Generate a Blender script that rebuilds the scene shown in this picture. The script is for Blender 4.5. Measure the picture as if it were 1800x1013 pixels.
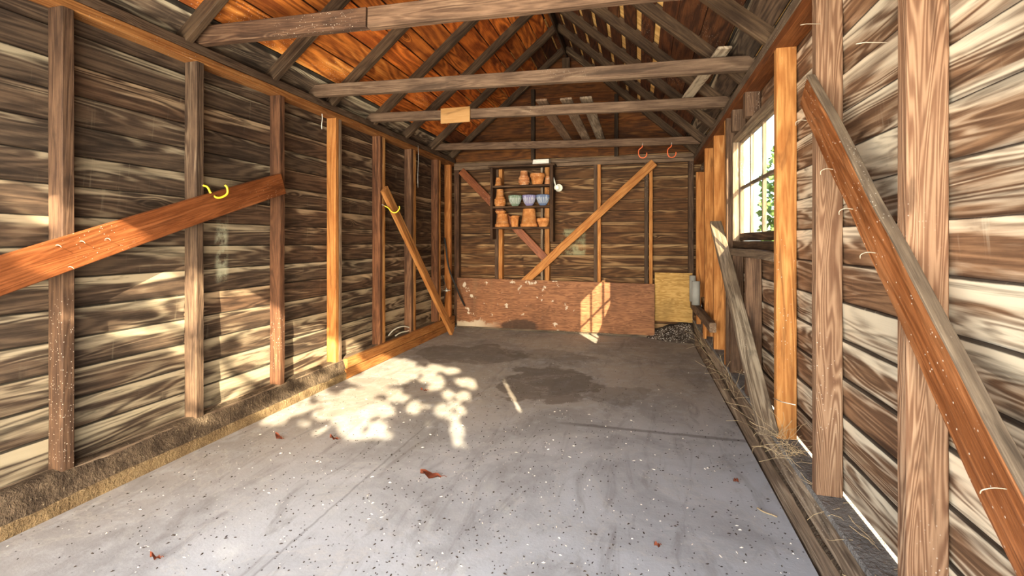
import bpy, bmesh, math, random
from mathutils import Vector, Matrix, noise
SC = bpy.context.scene
for _o in list(bpy.data.objects): bpy.data.objects.remove(_o)
random.seed(7)
# ------------------------------------------------------------------ camera, sky, sun, exposure
YAW = math.atan(222 / 830.0)
cam = bpy.data.objects.new('camera', bpy.data.cameras.new('camera'))
SC.collection.objects.link(cam)
cam.location = (0, 0, 1.2)
cam.rotation_euler = (math.pi / 2, 0, YAW)
cam.data.lens = 36 * 830 / 1800.0
cam.data.sensor_width = 36
cam.data.shift_y = -81.5 / 1800.0
cam.data.clip_start = 0.02
SC.camera = cam
SUN_DIR = Vector((-0.465, 1.0, -0.478)).normalized()      # the way the light travels
world = bpy.data.worlds.new('world'); SC.world = world
world.use_nodes = True
wn, wl = world.node_tree.nodes, world.node_tree.links
wn.clear()
wo = wn.new('ShaderNodeOutputWorld'); wb = wn.new('ShaderNodeBackground'); ws = wn.new('ShaderNodeTexSky')
ws.sky_type = 'NISHITA'; ws.sun_disc = False
ws.sun_elevation = math.radians(23.4); ws.sun_rotation = math.radians(155)
ws.air_density = 1.0; ws.dust_density = 2.5; ws.ozone_density = 1.0
wb.inputs['Strength'].default_value = 0.55
wl.new(ws.outputs[0], wb.inputs[0]); wl.new(wb.outputs[0], wo.inputs[0])
sun = bpy.data.objects.new('sun', bpy.data.lights.new('sun', 'SUN'))
SC.collection.objects.link(sun)
sun.data.energy = 14.0; sun.data.angle = math.radians(0.36); sun.data.color = (1.0, 0.86, 0.62)
sun.rotation_euler = SUN_DIR.to_track_quat('-Z', 'Y').to_euler()

def area(name, loc, aim, sx, sy, watts, col, spread=180):
    a = bpy.data.objects.new(name, bpy.data.lights.new(name, 'AREA'))
    a.data.shape = 'RECTANGLE'; a.data.size = sx; a.data.size_y = sy; a.data.spread = math.radians(spread)
    a.data.energy = watts; a.data.color = col; a.location = loc
    a.rotation_euler = (Vector(aim) - Vector(loc)).to_track_quat('-Z', 'Y').to_euler()
    SC.collection.objects.link(a); return a
# soft fill lamps added behind the camera, standing in for doorway sky and drive light
area('doorway_fill', (-0.95, -0.34, 1.15), (-0.95, 6, 1.15), 3.0, 2.1, 38, (0.92, 0.96, 1.0))
area('back_wall_fill', (-0.95, -0.33, 1.3), (-0.95, 6, 1.5), 2.8, 1.4, 18, (1.0, 0.92, 0.78), 55)  # added fill, narrow beam to lift the far end
area('roof_fill', (-0.95, -0.32, 0.5), (-0.95, 3.2, 3.0), 2.8, .8, 34, (1.0, 0.88, 0.68), 110)  # added fill aimed up at the roof boards
SC.view_settings.view_transform = 'Standard'
SC.view_settings.look = 'None'
SC.view_settings.gamma = 1.0
SC.view_settings.use_curve_mapping = False
SC.view_settings.exposure = 1.1
SC.cycles.max_bounces = 10; SC.cycles.diffuse_bounces = 7; SC.cycles.glossy_bounces = 3
SC.cycles.transmission_bounces = 4; SC.cycles.transparent_max_bounces = 8
SC.cycles.sample_clamp_indirect = 6.0
SC.cycles.use_denoising = True

# ------------------------------------------------------------------ measuring helpers (photo frame 1800 x 1013)
CY, SY = math.cos(YAW), math.sin(YAW)
def _ray(px, py):
    x = (px - 900) / 830.0; v = (425 - py) / 830.0
    return (x * CY - SY, x * SY + CY, v)
def onX(px, py, X):
    r = _ray(px, py); t = X / r[0]; return Vector((X, r[1] * t, 1.2 + r[2] * t))
def onY(px, py, Y):
    r = _ray(px, py); t = Y / r[1]; return Vector((r[0] * t, Y, 1.2 + r[2] * t))
def onZ(px, py, Z=0.0):
    r = _ray(px, py); t = (Z - 1.2) / r[2]; return Vector((r[0] * t, r[1] * t, Z))
def proj(p):
    x = p[0] * CY + p[1] * SY; z = -p[0] * SY + p[1] * CY
    if z < 0.05: return (-999, -999)
    return (900 + 830 * x / z, 425 - 830 * (p[2] - 1.2) / z)

# ------------------------------------------------------------------ node helper
class N:
    def __init__(s, name):
        s.m = bpy.data.materials.new(name); s.m.use_nodes = True
        s.t = s.m.node_tree; s.t.nodes.clear()
        s.out = s.t.nodes.new('ShaderNodeOutputMaterial')
        s.b = s.t.nodes.new('ShaderNodeBsdfPrincipled')
        s.t.links.new(s.b.outputs[0], s.out.inputs[0])
    def new(s, t): return s.t.nodes.new(t)
    def put(s, sock, v):
        if v is None: return
        if hasattr(v, 'is_linked') or hasattr(v, 'links'): s.t.links.new(v, sock)
        else: sock.default_value = v
    def math(s, op, a, b=None, c=None, clamp=False):
        n = s.new('ShaderNodeMath'); n.operation = op; n.use_clamp = clamp
        for i, v in enumerate((a, b, c)): s.put(n.inputs[i], v)
        return n.outputs[0]
    def vm(s, op, a, b=None):
        n = s.new('ShaderNodeVectorMath'); n.operation = op
        s.put(n.inputs[0], a)
        if b is not None: s.put(n.inputs[3] if op == 'SCALE' else n.inputs[1], b)
        return n.outputs[0]
    def noise(s, vec, scale=5, detail=3, rough=0.55, dist=0.0):
        n = s.new('ShaderNodeTexNoise'); s.put(n.inputs['Vector'], vec)
        n.inputs['Scale'].default_value = scale; n.inputs['Detail'].default_value = detail
        n.inputs['Roughness'].default_value = rough; n.inputs['Distortion'].default_value = dist
        return n.outputs[0], n.outputs[1]
    def vor(s, vec, scale, feature='F1', rand=1.0):
        n = s.new('ShaderNodeTexVoronoi'); n.feature = feature; s.put(n.inputs['Vector'], vec)
        n.inputs['Scale'].default_value = scale
        n.inputs['Randomness'].default_value = rand
        return n.outputs['Distance'], n.outputs['Color']
    def ramp(s, f, a, b, lo=0.0, hi=1.0):
        n = s.new('ShaderNodeMapRange'); n.interpolation_type = 'SMOOTHSTEP'
        s.put(n.inputs[0], f); n.inputs[1].default_value = a; n.inputs[2].default_value = b
        n.inputs[3].default_value = lo; n.inputs[4].default_value = hi
        return n.outputs[0]
    def mix(s, f, a, b, mode='MIX'):
        n = s.new('ShaderNodeMix'); n.data_type = 'RGBA'; n.blend_type = mode
        s.put(n.inputs[0], f)
        for i, v in ((6, a), (7, b)):
            if isinstance(v, tuple): v = v if len(v) == 4 else v + (1,)
            s.put(n.inputs[i], v)
        return n.outputs[2]
    def sep(s, v):
        n = s.new('ShaderNodeSeparateXYZ'); s.put(n.inputs[0], v); return n.outputs
    def bump(s, h, strength=0.3, dist=0.01):
        n = s.new('ShaderNodeBump'); n.inputs['Strength'].default_value = strength
        n.inputs['Distance'].default_value = dist; s.put(n.inputs['Height'], h)
        s.t.links.new(n.outputs[0], s.b.inputs['Normal'])
    def done(s, col, rough=0.8, spec=0.3):
        s.put(s.b.inputs['Base Color'], col if not isinstance(col, tuple) else (col if len(col) == 4 else col + (1,)))
        s.put(s.b.inputs['Roughness'], rough)
        s.b.inputs['Specular IOR Level'].default_value = spec
        return s.m

def srgb(r, g, b):
    f = lambda c: ((c / 255.0 + 0.055) / 1.055) ** 2.4 if c > 10 else c / 255.0 / 12.92
    return (f(r), f(g), f(b))

def wood(name, dark, mid, pale, ring=26, contrast=1.0, blotch=0.5, edge=0.0, half=0.08, fleck=0.0,
         rough=0.8, spec=0.25, knots=0.5, streak=0.0, bump=0.35, yscale=6.0, rw=0.22, smear=None, thr=1.25, soft=0.40, joint=0.0):
    """Boards run along local X; the object colour gives (bleaching, brightness, redness)."""
    n = N(name)
    tc = n.new('ShaderNodeTexCoord'); oi = n.new('ShaderNodeObjectInfo')
    rnd = n.math('MULTIPLY', oi.outputs['Random'], 61.7)
    comb = n.new('ShaderNodeCombineXYZ'); n.put(comb.inputs[0], rnd)
    n.put(comb.inputs[1], n.math('MULTIPLY', oi.outputs['Random'], 23.3))
    p = n.vm('ADD', tc.outputs['Object'], comb.outputs[0])
    oc = n.new('ShaderNodeSeparateColor'); n.put(oc.inputs[0], oi.outputs['Color'])
    bleach, bright, red = oc.outputs
    # cathedral grain: contour lines of a stretched, warped noise
    w, wc = n.noise(n.vm('MULTIPLY', p, (0.62, yscale, yscale)), 1.1, 2.5, 0.5, 0.5)
    kd, _ = n.vor(n.vm('MULTIPLY', p, (1.1, 3.2, 3.2)), 1.0)
    knot = n.ramp(kd, 0.02, 0.14, 1.0, 0.0)
    f = n.math('ADD', w, n.math('MULTIPLY', knot, 0.22 * knots))
    rings = n.math('PINGPONG', n.math('MULTIPLY', f, float(ring)), 1.0)
    rings = n.ramp(rings, 0.05, 0.95)
    fine, _ = n.noise(n.vm('MULTIPLY', p, (2.0, 60, 60)), 2.2, 4, 0.7)
    bl, _ = n.noise(n.vm('MULTIPLY', p, (0.8, 6.5, 6.5)), 1.5, 4, 0.5, 1.0)
    big, _ = n.noise(n.vm('MULTIPLY', p, (0.9, 1.6, 1.6)), 1.0, 3, 0.5)
    mot, _ = n.noise(n.vm('MULTIPLY', p, (2.4, 6, 6)), 1.6, 5, 0.65)
    t = n.math('ADD', n.math('MULTIPLY', rings, rw), n.math('MULTIPLY', fine, 0.62))
    t = n.math('ADD', t, n.math('MULTIPLY', mot, 0.55))
    base = n.mix(n.ramp(t, 0.42, 0.42 + .42 + rw), dark, mid)
    x, y, z = n.sep(tc.outputs['Object'])
    e = n.math('MULTIPLY', n.ramp(n.math('DIVIDE', z, half), 0.0, 1.0), edge)
    mk = n.math('ADD', n.math('ADD', n.math('MULTIPLY', bl, 1.5), n.math('MULTIPLY', big, 0.6)), e)
    mk = n.math('ADD', mk, bleach)
    mk = n.math('ADD', mk, n.math('MULTIPLY', n.math('SUBTRACT', rings, 0.5), 0.22 * contrast))
    mk = n.math('ADD', mk, n.math('MULTIPLY', n.math('SUBTRACT', fine, 0.5), 0.28))
    m1 = n.ramp(mk, thr, thr + soft)
    col = n.mix(n.math('MULTIPLY', m1, blotch), base, pale)
    st, _ = n.noise(n.vm('MULTIPLY', p, (0.7, 6, 6)), 1.9, 4, 0.6, 1.4)
    col = n.mix(n.ramp(st, 0.55, 0.68, 0.0, 0.6), col, tuple(c * 0.36 for c in dark))
    if knots > 0:
        col = n.mix(n.ramp(kd, 0.03, 0.075, 0.75 * min(1, knots), 0.0), col, tuple(c * 0.5 for c in dark))
    col = n.mix(red, col, n.mix(1.0, col, (1.25, 0.80, 0.55), 'MULTIPLY'))
    if joint > 0:       # shadow line of the lap between two boards, painted into the colour
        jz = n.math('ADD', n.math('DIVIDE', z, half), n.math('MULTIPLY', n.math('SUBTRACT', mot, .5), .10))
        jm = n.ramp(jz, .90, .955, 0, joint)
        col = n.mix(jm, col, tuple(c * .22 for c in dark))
    if streak > 0:      # run-off lines across the grain
        sk, _ = n.noise(n.vm('MULTIPLY', p, (30, 3, 2.5)), 1.0, 3, 0.6)
        col = n.mix(n.math('MULTIPLY', n.ramp(sk, 0.6, 0.75, 0.0, streak), n.ramp(big, .45, .6)), col, pale)
    if smear is not None:
        (xa, xb, za, zb, zc) = smear[:5]
        geo = n.new('ShaderNodeNewGeometry'); gx, gy, gz = n.sep(geo.outputs['Position'])
        sn, _ = n.noise(geo.outputs['Position'], 9, 5, .7)
        my = n.math('MULTIPLY', n.ramp(gx if len(smear) > 5 else gy, xa - .02, xa + .02), n.ramp(gx if len(smear) > 5 else gy, xb - .02, xb + .02, 1, 0))
        mz = n.math('MULTIPLY', n.ramp(gz, za - .03, za + .03), n.ramp(gz, zb - .03, zb + .03, 1, 0))
        col = n.mix(n.math('MULTIPLY', n.math('MULTIPLY', my, mz), n.ramp(sn, .36, .58, 0, .6)), col, zc)
    if fleck > 0:
        d, c = n.vor(n.vm('MULTIPLY', p, (.8, 1, 1)), 170); cr = n.sep(c)
        fm = n.ramp(big, .54, .64)
        ok = n.math('MULTIPLY', n.math('GREATER_THAN', cr[0], 1 - fleck * 5), fm)
        col = n.mix(n.math('MULTIPLY', n.ramp(d, 0.15, 0.4, .9, 0), ok), col, srgb(215, 205, 188))
    sc = n.new('ShaderNodeVectorMath'); sc.operation = 'SCALE'
    n.put(sc.inputs[0], col); n.put(sc.inputs[3], n.math('MULTIPLY', bright, 2.0))
    n.bump(n.math('ADD', n.math('ADD', n.math('MULTIPLY', rings, 0.4), n.math('MULTIPLY', fine, 0.8)), n.math('MULTIPLY', bl, 0.9)), bump, 0.006)
    return n.done(sc.outputs[0], rough, spec)

M = {}
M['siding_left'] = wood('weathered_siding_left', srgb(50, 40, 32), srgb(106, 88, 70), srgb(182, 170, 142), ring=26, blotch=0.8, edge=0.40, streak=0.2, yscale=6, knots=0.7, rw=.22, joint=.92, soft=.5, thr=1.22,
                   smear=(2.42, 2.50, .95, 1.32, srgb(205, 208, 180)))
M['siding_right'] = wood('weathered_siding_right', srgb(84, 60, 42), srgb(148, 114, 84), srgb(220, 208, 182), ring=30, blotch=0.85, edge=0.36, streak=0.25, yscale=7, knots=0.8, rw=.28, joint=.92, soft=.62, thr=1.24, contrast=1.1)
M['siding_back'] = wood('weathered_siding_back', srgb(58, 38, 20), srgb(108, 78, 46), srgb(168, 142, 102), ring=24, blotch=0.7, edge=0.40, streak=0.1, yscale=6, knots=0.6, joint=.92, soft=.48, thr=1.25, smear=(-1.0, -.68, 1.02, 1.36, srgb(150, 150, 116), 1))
M['gable'] = wood('gable_boards', srgb(50, 26, 8), srgb(110, 66, 24), srgb(134, 96, 52), ring=20, blotch=0.3, edge=0.2, rw=.1)
M['old'] = wood('old_brown_lumber', srgb(58, 43, 32), srgb(110, 88, 68), srgb(156, 138, 114), ring=30, blotch=0.5, fleck=0.025, yscale=9, knots=0.6, rw=.12)
M['grain'] = wood('coarse_grained_lumber', srgb(98, 70, 50), srgb(150, 122, 96), srgb(186, 166, 138), ring=64, blotch=0.4, fleck=0.02, yscale=8, knots=0.9, rw=.42)
M['red'] = wood('reddish_lumber', srgb(92, 50, 22), srgb(142, 88, 50), srgb(176, 126, 84), ring=26, blotch=0.25, fleck=0.012, yscale=9, knots=0.4, rough=0.5, rw=.08)
M['grey'] = wood('grey_dusty_lumber', srgb(88, 74, 60), srgb(140, 122, 100), srgb(182, 168, 144), ring=26, blotch=0.55, fleck=0.03, yscale=9, knots=0.5, rw=.12)
M['tie'] = wood('tie_beam_lumber', srgb(72, 56, 42), srgb(122, 102, 82), srgb(168, 150, 124), ring=26, blotch=0.45, fleck=0.02, yscale=8, knots=0.7, rw=.12)
M['new'] = wood('newer_orange_lumber', srgb(150, 94, 44), srgb(202, 146, 84), srgb(224, 178, 116), ring=22, blotch=0.45, yscale=7, knots=1.1, fleck=0.01, rw=.18)
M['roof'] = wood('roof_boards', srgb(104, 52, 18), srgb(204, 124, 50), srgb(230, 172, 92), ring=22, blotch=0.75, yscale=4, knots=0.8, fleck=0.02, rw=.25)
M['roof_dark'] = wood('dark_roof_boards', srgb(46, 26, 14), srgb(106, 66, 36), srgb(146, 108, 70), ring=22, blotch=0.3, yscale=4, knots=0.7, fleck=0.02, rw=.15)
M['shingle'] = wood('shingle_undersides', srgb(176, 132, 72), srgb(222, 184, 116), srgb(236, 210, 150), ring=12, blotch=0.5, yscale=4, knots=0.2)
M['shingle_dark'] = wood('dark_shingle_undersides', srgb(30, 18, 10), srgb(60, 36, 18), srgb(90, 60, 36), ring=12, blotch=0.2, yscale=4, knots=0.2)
M['raf'] = wood('rafter_lumber', srgb(48, 35, 24), srgb(94, 75, 54), srgb(150, 132, 104), ring=24, blotch=0.5, yscale=8, knots=0.5, rw=.12)
M['shelf'] = wood('dark_shelf_wood', srgb(42, 28, 18), srgb(92, 68, 46), srgb(136, 112, 84), ring=24, blotch=0.4, yscale=9, knots=0.2, rw=.1)

def plain(name, col, rough=0.7, spec=0.3, var=0.15, scale=20, metal=0.0, bump=0.0):
    n = N(name); tc = n.new('ShaderNodeTexCoord')
    f, _ = n.noise(tc.outputs['Object'], scale, 3)
    c = n.mix(f, tuple(v * (1 - var) for v in col), tuple(min(1, v * (1 + var)) for v in col))
    n.b.inputs['Metallic'].default_value = metal
    if bump: n.bump(f, bump, 0.01)
    return n.done(c, rough, spec)
M['white'] = plain('white_enamel', srgb(222, 220, 205), 0.35, 0.5)
M['paper'] = plain('pale_paper', srgb(212, 208, 196), 0.8)
M['yellow'] = plain('yellow_vinyl', srgb(225, 196, 40), 0.45, 0.5)
M['orange'] = plain('orange_vinyl', srgb(226, 104, 52), 0.45, 0.5)
M['black'] = plain('black_rubber', srgb(34, 31, 29), 0.5)
M['steel'] = plain('dull_steel', srgb(190, 186, 176), 0.35, 0.5, metal=0.6)
M['pvc'] = plain('grey_pipe', srgb(150, 148, 140), 0.6)
M['nail'] = plain('pale_nail', srgb(176, 162, 140), 0.6)
M['leaf'] = plain('dry_leaf', srgb(120, 62, 40), 0.8, var=0.4, scale=60)
M['chip'] = plain('pale_wood_chips', srgb(226, 218, 204), 0.8)
M['crumb'] = plain('dark_crumbs', srgb(52, 42, 34), 0.9, var=0.4)
M['straw'] = plain('dry_straw', srgb(176, 154, 118), 0.9, var=0.3)
M['card'] = wood('tan_board_offcut', srgb(168, 124, 72), srgb(196, 152, 98), srgb(214, 176, 124), ring=8, blotch=0.3, knots=0, yscale=4)

def dirt_mat(name, a, b, c):
    n = N(name); tc = n.new('ShaderNodeTexCoord')
    f, _ = n.noise(tc.outputs['Object'], 9, 6, 0.7); g, _ = n.noise(tc.outputs['Object'], 60, 3, 0.7)
    col = n.mix(n.ramp(f, .35, .65), a, b); col = n.mix(n.ramp(g, .62, .7), col, c)
    n.bump(n.math('ADD', f, g), 0.8, 0.02)
    return n.done(col, 0.95, 0.1)
M['dirt'] = dirt_mat('dirt', srgb(62, 52, 42), srgb(96, 82, 66), srgb(130, 116, 94))
M['soil'] = dirt_mat('dark_soil', srgb(50, 42, 36), srgb(88, 76, 66), srgb(160, 150, 138))
M['dust'] = dirt_mat('grey_dusty_plate', srgb(112, 108, 104), srgb(138, 134, 128), srgb(160, 150, 138))
M['curb'] = dirt_mat('tan_curb', srgb(104, 86, 62), srgb(132, 112, 82), srgb(150, 132, 102))

def floor_mat():
    n = N('concrete_slab'); g = n.new('ShaderNodeNewGeometry'); P = g.outputs['Position']
    x, y, z = n.sep(P)
    a, _ = n.noise(P, 1.3, 6, 0.62, 0.5); b, _ = n.noise(P, 9, 5, 0.7); c, _ = n.noise(P, 70, 3, 0.7)
    sm, _ = n.noise(n.vm('MULTIPLY', P, (5, 1.2, 1)), 1.4, 5, 0.65, 1.5)
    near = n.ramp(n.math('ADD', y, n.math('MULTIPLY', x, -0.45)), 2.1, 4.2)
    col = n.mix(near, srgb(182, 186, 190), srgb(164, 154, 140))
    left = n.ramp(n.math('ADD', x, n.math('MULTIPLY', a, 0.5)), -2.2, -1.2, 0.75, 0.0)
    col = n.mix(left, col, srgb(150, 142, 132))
    col = n.mix(n.ramp(a, .38, .66, 0.0, 0.55), col, srgb(120, 116, 112))
    col = n.mix(n.ramp(b, .45, .72, 0.0, 0.45), col, srgb(182, 182, 182))
    col = n.mix(n.ramp(sm, .50, .70, 0.0, 0.40), col, srgb(108, 102, 96))
    # damp stains, each with its own ragged outline: centre x, y, half sizes, strength
    _, wc = n.noise(P, 2.6, 4, 0.6)
    wp = n.vm('ADD', P, n.vm('SCALE', n.vm('SUBTRACT', wc, (0.5, 0.5, 0.5)), 0.8))
    wx, wy, wz = n.sep(wp)
    for (px, py, rx, ry, s) in STAINS:
        d = n.math('ADD', n.math('POWER', n.math('DIVIDE', n.math('SUBTRACT', wx, px), rx), 2.0),
                   n.math('POWER', n.math('DIVIDE', n.math('SUBTRACT', wy, py), ry), 2.0))
        col = n.mix(n.ramp(d, 0.82, 1.0, s, 0.0), col, srgb(92, 80, 66))
    # paler dried rims
    d, cc = n.vor(P, 0.9); col = n.mix(n.ramp(n.math('ABSOLUTE', n.math('SUBTRACT', a, 0.5)), 0.0, 0.012, 0.16, 0.0), col, srgb(205, 198, 184))
    # scored joints
    j1 = n.math('ABSOLUTE', n.math('SUBTRACT', n.math('ADD', y, n.math('MULTIPLY', b, 0.05)), 3.13))
    mj = n.math('MULTIPLY', n.ramp(j1, 0.008, 0.03, 0.55, 0), n.ramp(x, -.65, -.3))
    col = n.mix(mj, col, srgb(84, 78, 72))
    j2 = n.math('ABSOLUTE', n.math('SUBTRACT', n.math('ADD', x, n.math('MULTIPLY', b, 0.03)), -1.32))
    col = n.mix(n.math('MULTIPLY', n.ramp(j2, 0.002, 0.009, 0.4, 0), n.ramp(y, 2.6, 3.2, 1, 0)), col, srgb(92, 88, 84))
    # grit
    d, cc = n.vor(P, 55); cr = n.sep(cc)
    col = n.mix(n.math('MULTIPLY', n.ramp(d, .10, .26, 1, 0), n.math('GREATER_THAN', cr[0], .88)), col, srgb(66, 60, 56))
    col = n.mix(n.math('MULTIPLY', n.ramp(d, .08, .2, 1, 0), n.math('LESS_THAN', cr[0], .05)), col, srgb(232, 228, 220))
    n.bump(n.math('ADD', n.math('MULTIPLY', b, .5), n.math('MULTIPLY', c, .4)), 0.25, 0.01)
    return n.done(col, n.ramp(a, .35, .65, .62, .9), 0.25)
STAINS = [(-0.72, 3.95, .42, .62, .62), (-0.15, 3.85, .26, .30, .35), (-1.75, 4.75, .62, .42, .5), (-0.95, 4.9, .5, .22, .3), (-2.1, 3.3, .25, .5, .3)]
M['floor'] = floor_mat()

def ply_mat(name, a, b, patch):
    n = N(name); tc = n.new('ShaderNodeTexCoord'); p = tc.outputs['Object']
    q = n.vm('MULTIPLY', p, (1.6, 1, 16))
    w, _ = n.noise(q, 1.5, 3, 0.6, 0.6)
    r = n.ramp(n.math('PINGPONG', n.math('MULTIPLY', w, 14.0), 1.0), .1, .9)
    col = n.mix(n.math('MULTIPLY', r, .7), a, b)
    f, _ = n.noise(p, 2.2, 4, 0.6)
    col = n.mix(n.ramp(f, .45, .7, 0, .5), col, tuple(c * .40 for c in a))
    if patch:
        x, y, z = n.sep(p)
        s, _ = n.noise(n.vm('ADD', p, (3.7, 0, 1.2)), 6.5, 4, 0.6)
        lim = n.ramp(x, .2, .6, .03, -.2)
        col = n.mix(n.ramp(n.math('ADD', s, lim), .64, .67, 0, .8), col, srgb(196, 184, 164))
        bt = n.math('ADD', n.math('MULTIPLY', s, .35), n.math('MULTIPLY', z, -1.0))
        lf = n.ramp(x, -1.1, -.6, 1, 0)
        col = n.mix(n.math('MULTIPLY', n.ramp(bt, .42, .46), lf), col, srgb(176, 160, 136))
        dk = n.math('ADD', n.math('POWER', n.math('DIVIDE', n.math('ADD', x, .42), .30), 2.0), n.math('POWER', n.math('DIVIDE', n.math('ADD', z, .31), .13), 2.0))
        col = n.mix(n.ramp(n.math('ADD', dk, n.math('MULTIPLY', s, .9)), .9, 1.3, .85, 0), col, srgb(52, 38, 28))
        vs, _ = n.noise(n.vm('MULTIPLY', p, (9, 1, .8)), 1.0, 3, .6)
        col = n.mix(n.math('MULTIPLY', n.ramp(vs, .5, .7), n.ramp(x, -1.3, -.1, .5, 0)), col, srgb(120, 92, 64))
    n.bump(r, .15, .004)
    return n.done(col, 0.7, 0.25)
M['ply_red'] = ply_mat('reddish_plywood', srgb(112, 72, 46), srgb(158, 110, 74), True)
M['ply_yel'] = ply_mat('yellow_plywood', srgb(160, 122, 62), srgb(206, 166, 98), False)

def terra(name, a, b, rim):
    n = N(name); tc = n.new('ShaderNodeTexCoord'); oi = n.new('ShaderNodeObjectInfo')
    p = n.vm('ADD', tc.outputs['Object'], n.vm('SCALE', (1, 1, 1), n.math('MULTIPLY', oi.outputs['Random'], 9.0)))
    f, _ = n.noise(p, 22, 4, .6)
    col = n.mix(n.ramp(f, .35, .65), a, b)
    g, _ = n.noise(n.vm('MULTIPLY', p, (1, 1, 3)), 14, 4, .6)
    col = n.mix(n.ramp(g, .58, .7, 0, rim), col, srgb(214, 196, 172))
    return n.done(col, .8, .2)
M['terra'] = terra('terracotta', srgb(170, 104, 54), srgb(200, 138, 80), .3)
M['terra_old'] = terra('limed_terracotta', srgb(178, 112, 66), srgb(200, 146, 100), .9)
M['terra_tan'] = terra('tan_terracotta', srgb(176, 112, 60), srgb(198, 138, 82), .2)
def bowl_mat(k, c, d):
    n = N('glazed_' + k + '_china'); tc = n.new('ShaderNodeTexCoord'); x, y, z = n.sep(tc.outputs['Object'])
    an = n.math('MULTIPLY', n.math('ARCTAN2', y, x), 24.0)
    st = n.ramp(n.math('SINE', n.math('ADD', an, 1.57)), .3, .9)  # highlights along the flutes, painted as pale stripes
    st = n.math('MULTIPLY', st, n.math('MULTIPLY', n.ramp(z, .02, .04), n.ramp(z, .10, .115, 1, 0)))
    return n.done(n.mix(st, c, d), .25, .6)
for k, c in (('green', (112, 128, 108)), ('lilac', (122, 116, 152)), ('blue', (92, 108, 138))):
    M['bowl_' + k] = bowl_mat(k, srgb(*c), srgb(205, 208, 204))

gl = N('window_glass')
gl.b.inputs['Transmission Weight'].default_value = 1.0; gl.b.inputs['IOR'].default_value = 1.05
tr = gl.new('ShaderNodeBsdfTransparent'); mxs = gl.new('ShaderNodeMixShader'); gs = gl.new('ShaderNodeBsdfGlossy')
gs.inputs['Roughness'].default_value = 0.05; mxs.inputs[0].default_value = 0.06
tr.inputs[0].default_value = (.93, .95, .93, 1)
gl.t.links.new(tr.outputs[0], mxs.inputs[1]); gl.t.links.new(gs.outputs[0], mxs.inputs[2]); gl.t.links.new(mxs.outputs[0], gl.out.inputs[0])
M['glass'] = gl.m
def foliage_mat(name, col):
    n = N(name); tc = n.new('ShaderNodeTexCoord'); f, _ = n.noise(tc.outputs['Object'], 6, 2)
    c = n.mix(f, tuple(v * .7 for v in col), tuple(v * 1.3 for v in col))
    m = n.done(c, .6, .3); n.b.inputs['Subsurface Weight'].default_value = 0
    return m
M['foliage'] = foliage_mat('green_foliage', srgb(88, 112, 56))
M['bark'] = plain('bark', srgb(96, 80, 64), .9, bump=.5)
M['ground'] = dirt_mat('pale_gravel_drive', srgb(150, 142, 126), srgb(178, 168, 150), srgb(206, 198, 180))

# ------------------------------------------------------------------ object helpers
def link(name, me, mat, parent=None, color=None):
    o = bpy.data.objects.new(name, me); SC.collection.objects.link(o)
    if mat is not None and not me.materials: me.materials.append(mat)
    if parent is not None: o.parent = parent
    if color: o.color = (color[0], color[1], color[2], 1)
    else: o.color = (0, .5, 0, 1)
    return o
def tag(o, label=None, cat=None, group=None, kind=None):
    if label: o['label'] = label
    if cat: o['category'] = cat
    if group: o['group'] = group
    if kind: o['kind'] = kind
    return o
def empty(name, loc=(0, 0, 0), **k):
    o = bpy.data.objects.new(name, None); o.location = loc; SC.collection.objects.link(o); return tag(o, **k)
def me_from(name, v, f, smooth=False):
    me = bpy.data.meshes.new(name); me.from_pydata(v, [], f); me.update()
    if smooth:
        for p in me.polygons: p.use_smooth = True
    return me
SEED = [0]
def board_mesh(name, L, W, T, jag=0.002, ch=0.004, seg=None, bow=0.0, dip=None):
    """Sawn board centred on the origin: length on X, width on Z, thickness on Y, eased arrises, slightly uneven."""
    SEED[0] += 1; s = SEED[0] * 3.71
    seg = seg or max(2, int(L / 0.22))
    ch = min(ch, W * .2, T * .2)
    prof = [(-T/2, -W/2+ch), (-T/2+ch, -W/2), (T/2-ch, -W/2), (T/2, -W/2+ch), (T/2, W/2-ch), (T/2-ch, W/2), (-T/2+ch, W/2), (-T/2, W/2-ch)]
    v, f = [], []
    for i in range(seg + 1):
        t = i / seg; x = (t - .5) * L
        nz = noise.noise(Vector((x * 2.3, s, 0))) * jag * 2; ny = noise.noise(Vector((x * 1.7, 0, s))) * jag
        b = bow * (1 - (2 * t - 1) ** 2)
        for (y, z) in prof:
            e = noise.noise(Vector((x * 6 + y * 30, z * 20, s))) * jag
            v.append((x, y + ny + e * .5, z + nz + b + e))
    for i in range(seg):
        for k in range(8):
            a = i * 8 + k; b_ = i * 8 + (k + 1) % 8
            f.append((a, b_, b_ + 8, a + 8))
    f.append(tuple(range(7, -1, -1))); f.append(tuple(seg * 8 + k for k in range(8)))
    return me_from(name, v, f)
def board(name, p0, p1, W, T, mat, parent=None, wdir=(0, 0, 1), color=None, **k):
    """Board from p0 to p1 (centre line); wdir is the direction of its width."""
    p0, p1 = Vector(p0), Vector(p1); d = p1 - p0; L = d.length; d.normalize()
    w = Vector(wdir); w = (w - d * w.dot(d)).normalized(); y = w.cross(d)
    m = Matrix((d, y, w)).transposed().to_4x4(); m.translation = (p0 + p1) / 2
    o = link(name, board_mesh(name, L, W, T, **k), M[mat] if isinstance(mat, str) else mat, parent, color)
    o.matrix_world = m if parent is None else parent.matrix_world.inverted() @ m
    if parent is not None:
        par = parent; bpy.context.view_layer  # parents sit at the origin of their own frame
        o.matrix_parent_inverse = Matrix.Identity(4)
        o.matrix_basis = Matrix.Translation(-abs_loc(parent)) @ m
    return o
def abs_loc(o):
    l = Vector(o.location); p = o.parent
    while p is not None: l += Vector(p.location); p = p.parent
    return l
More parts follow.
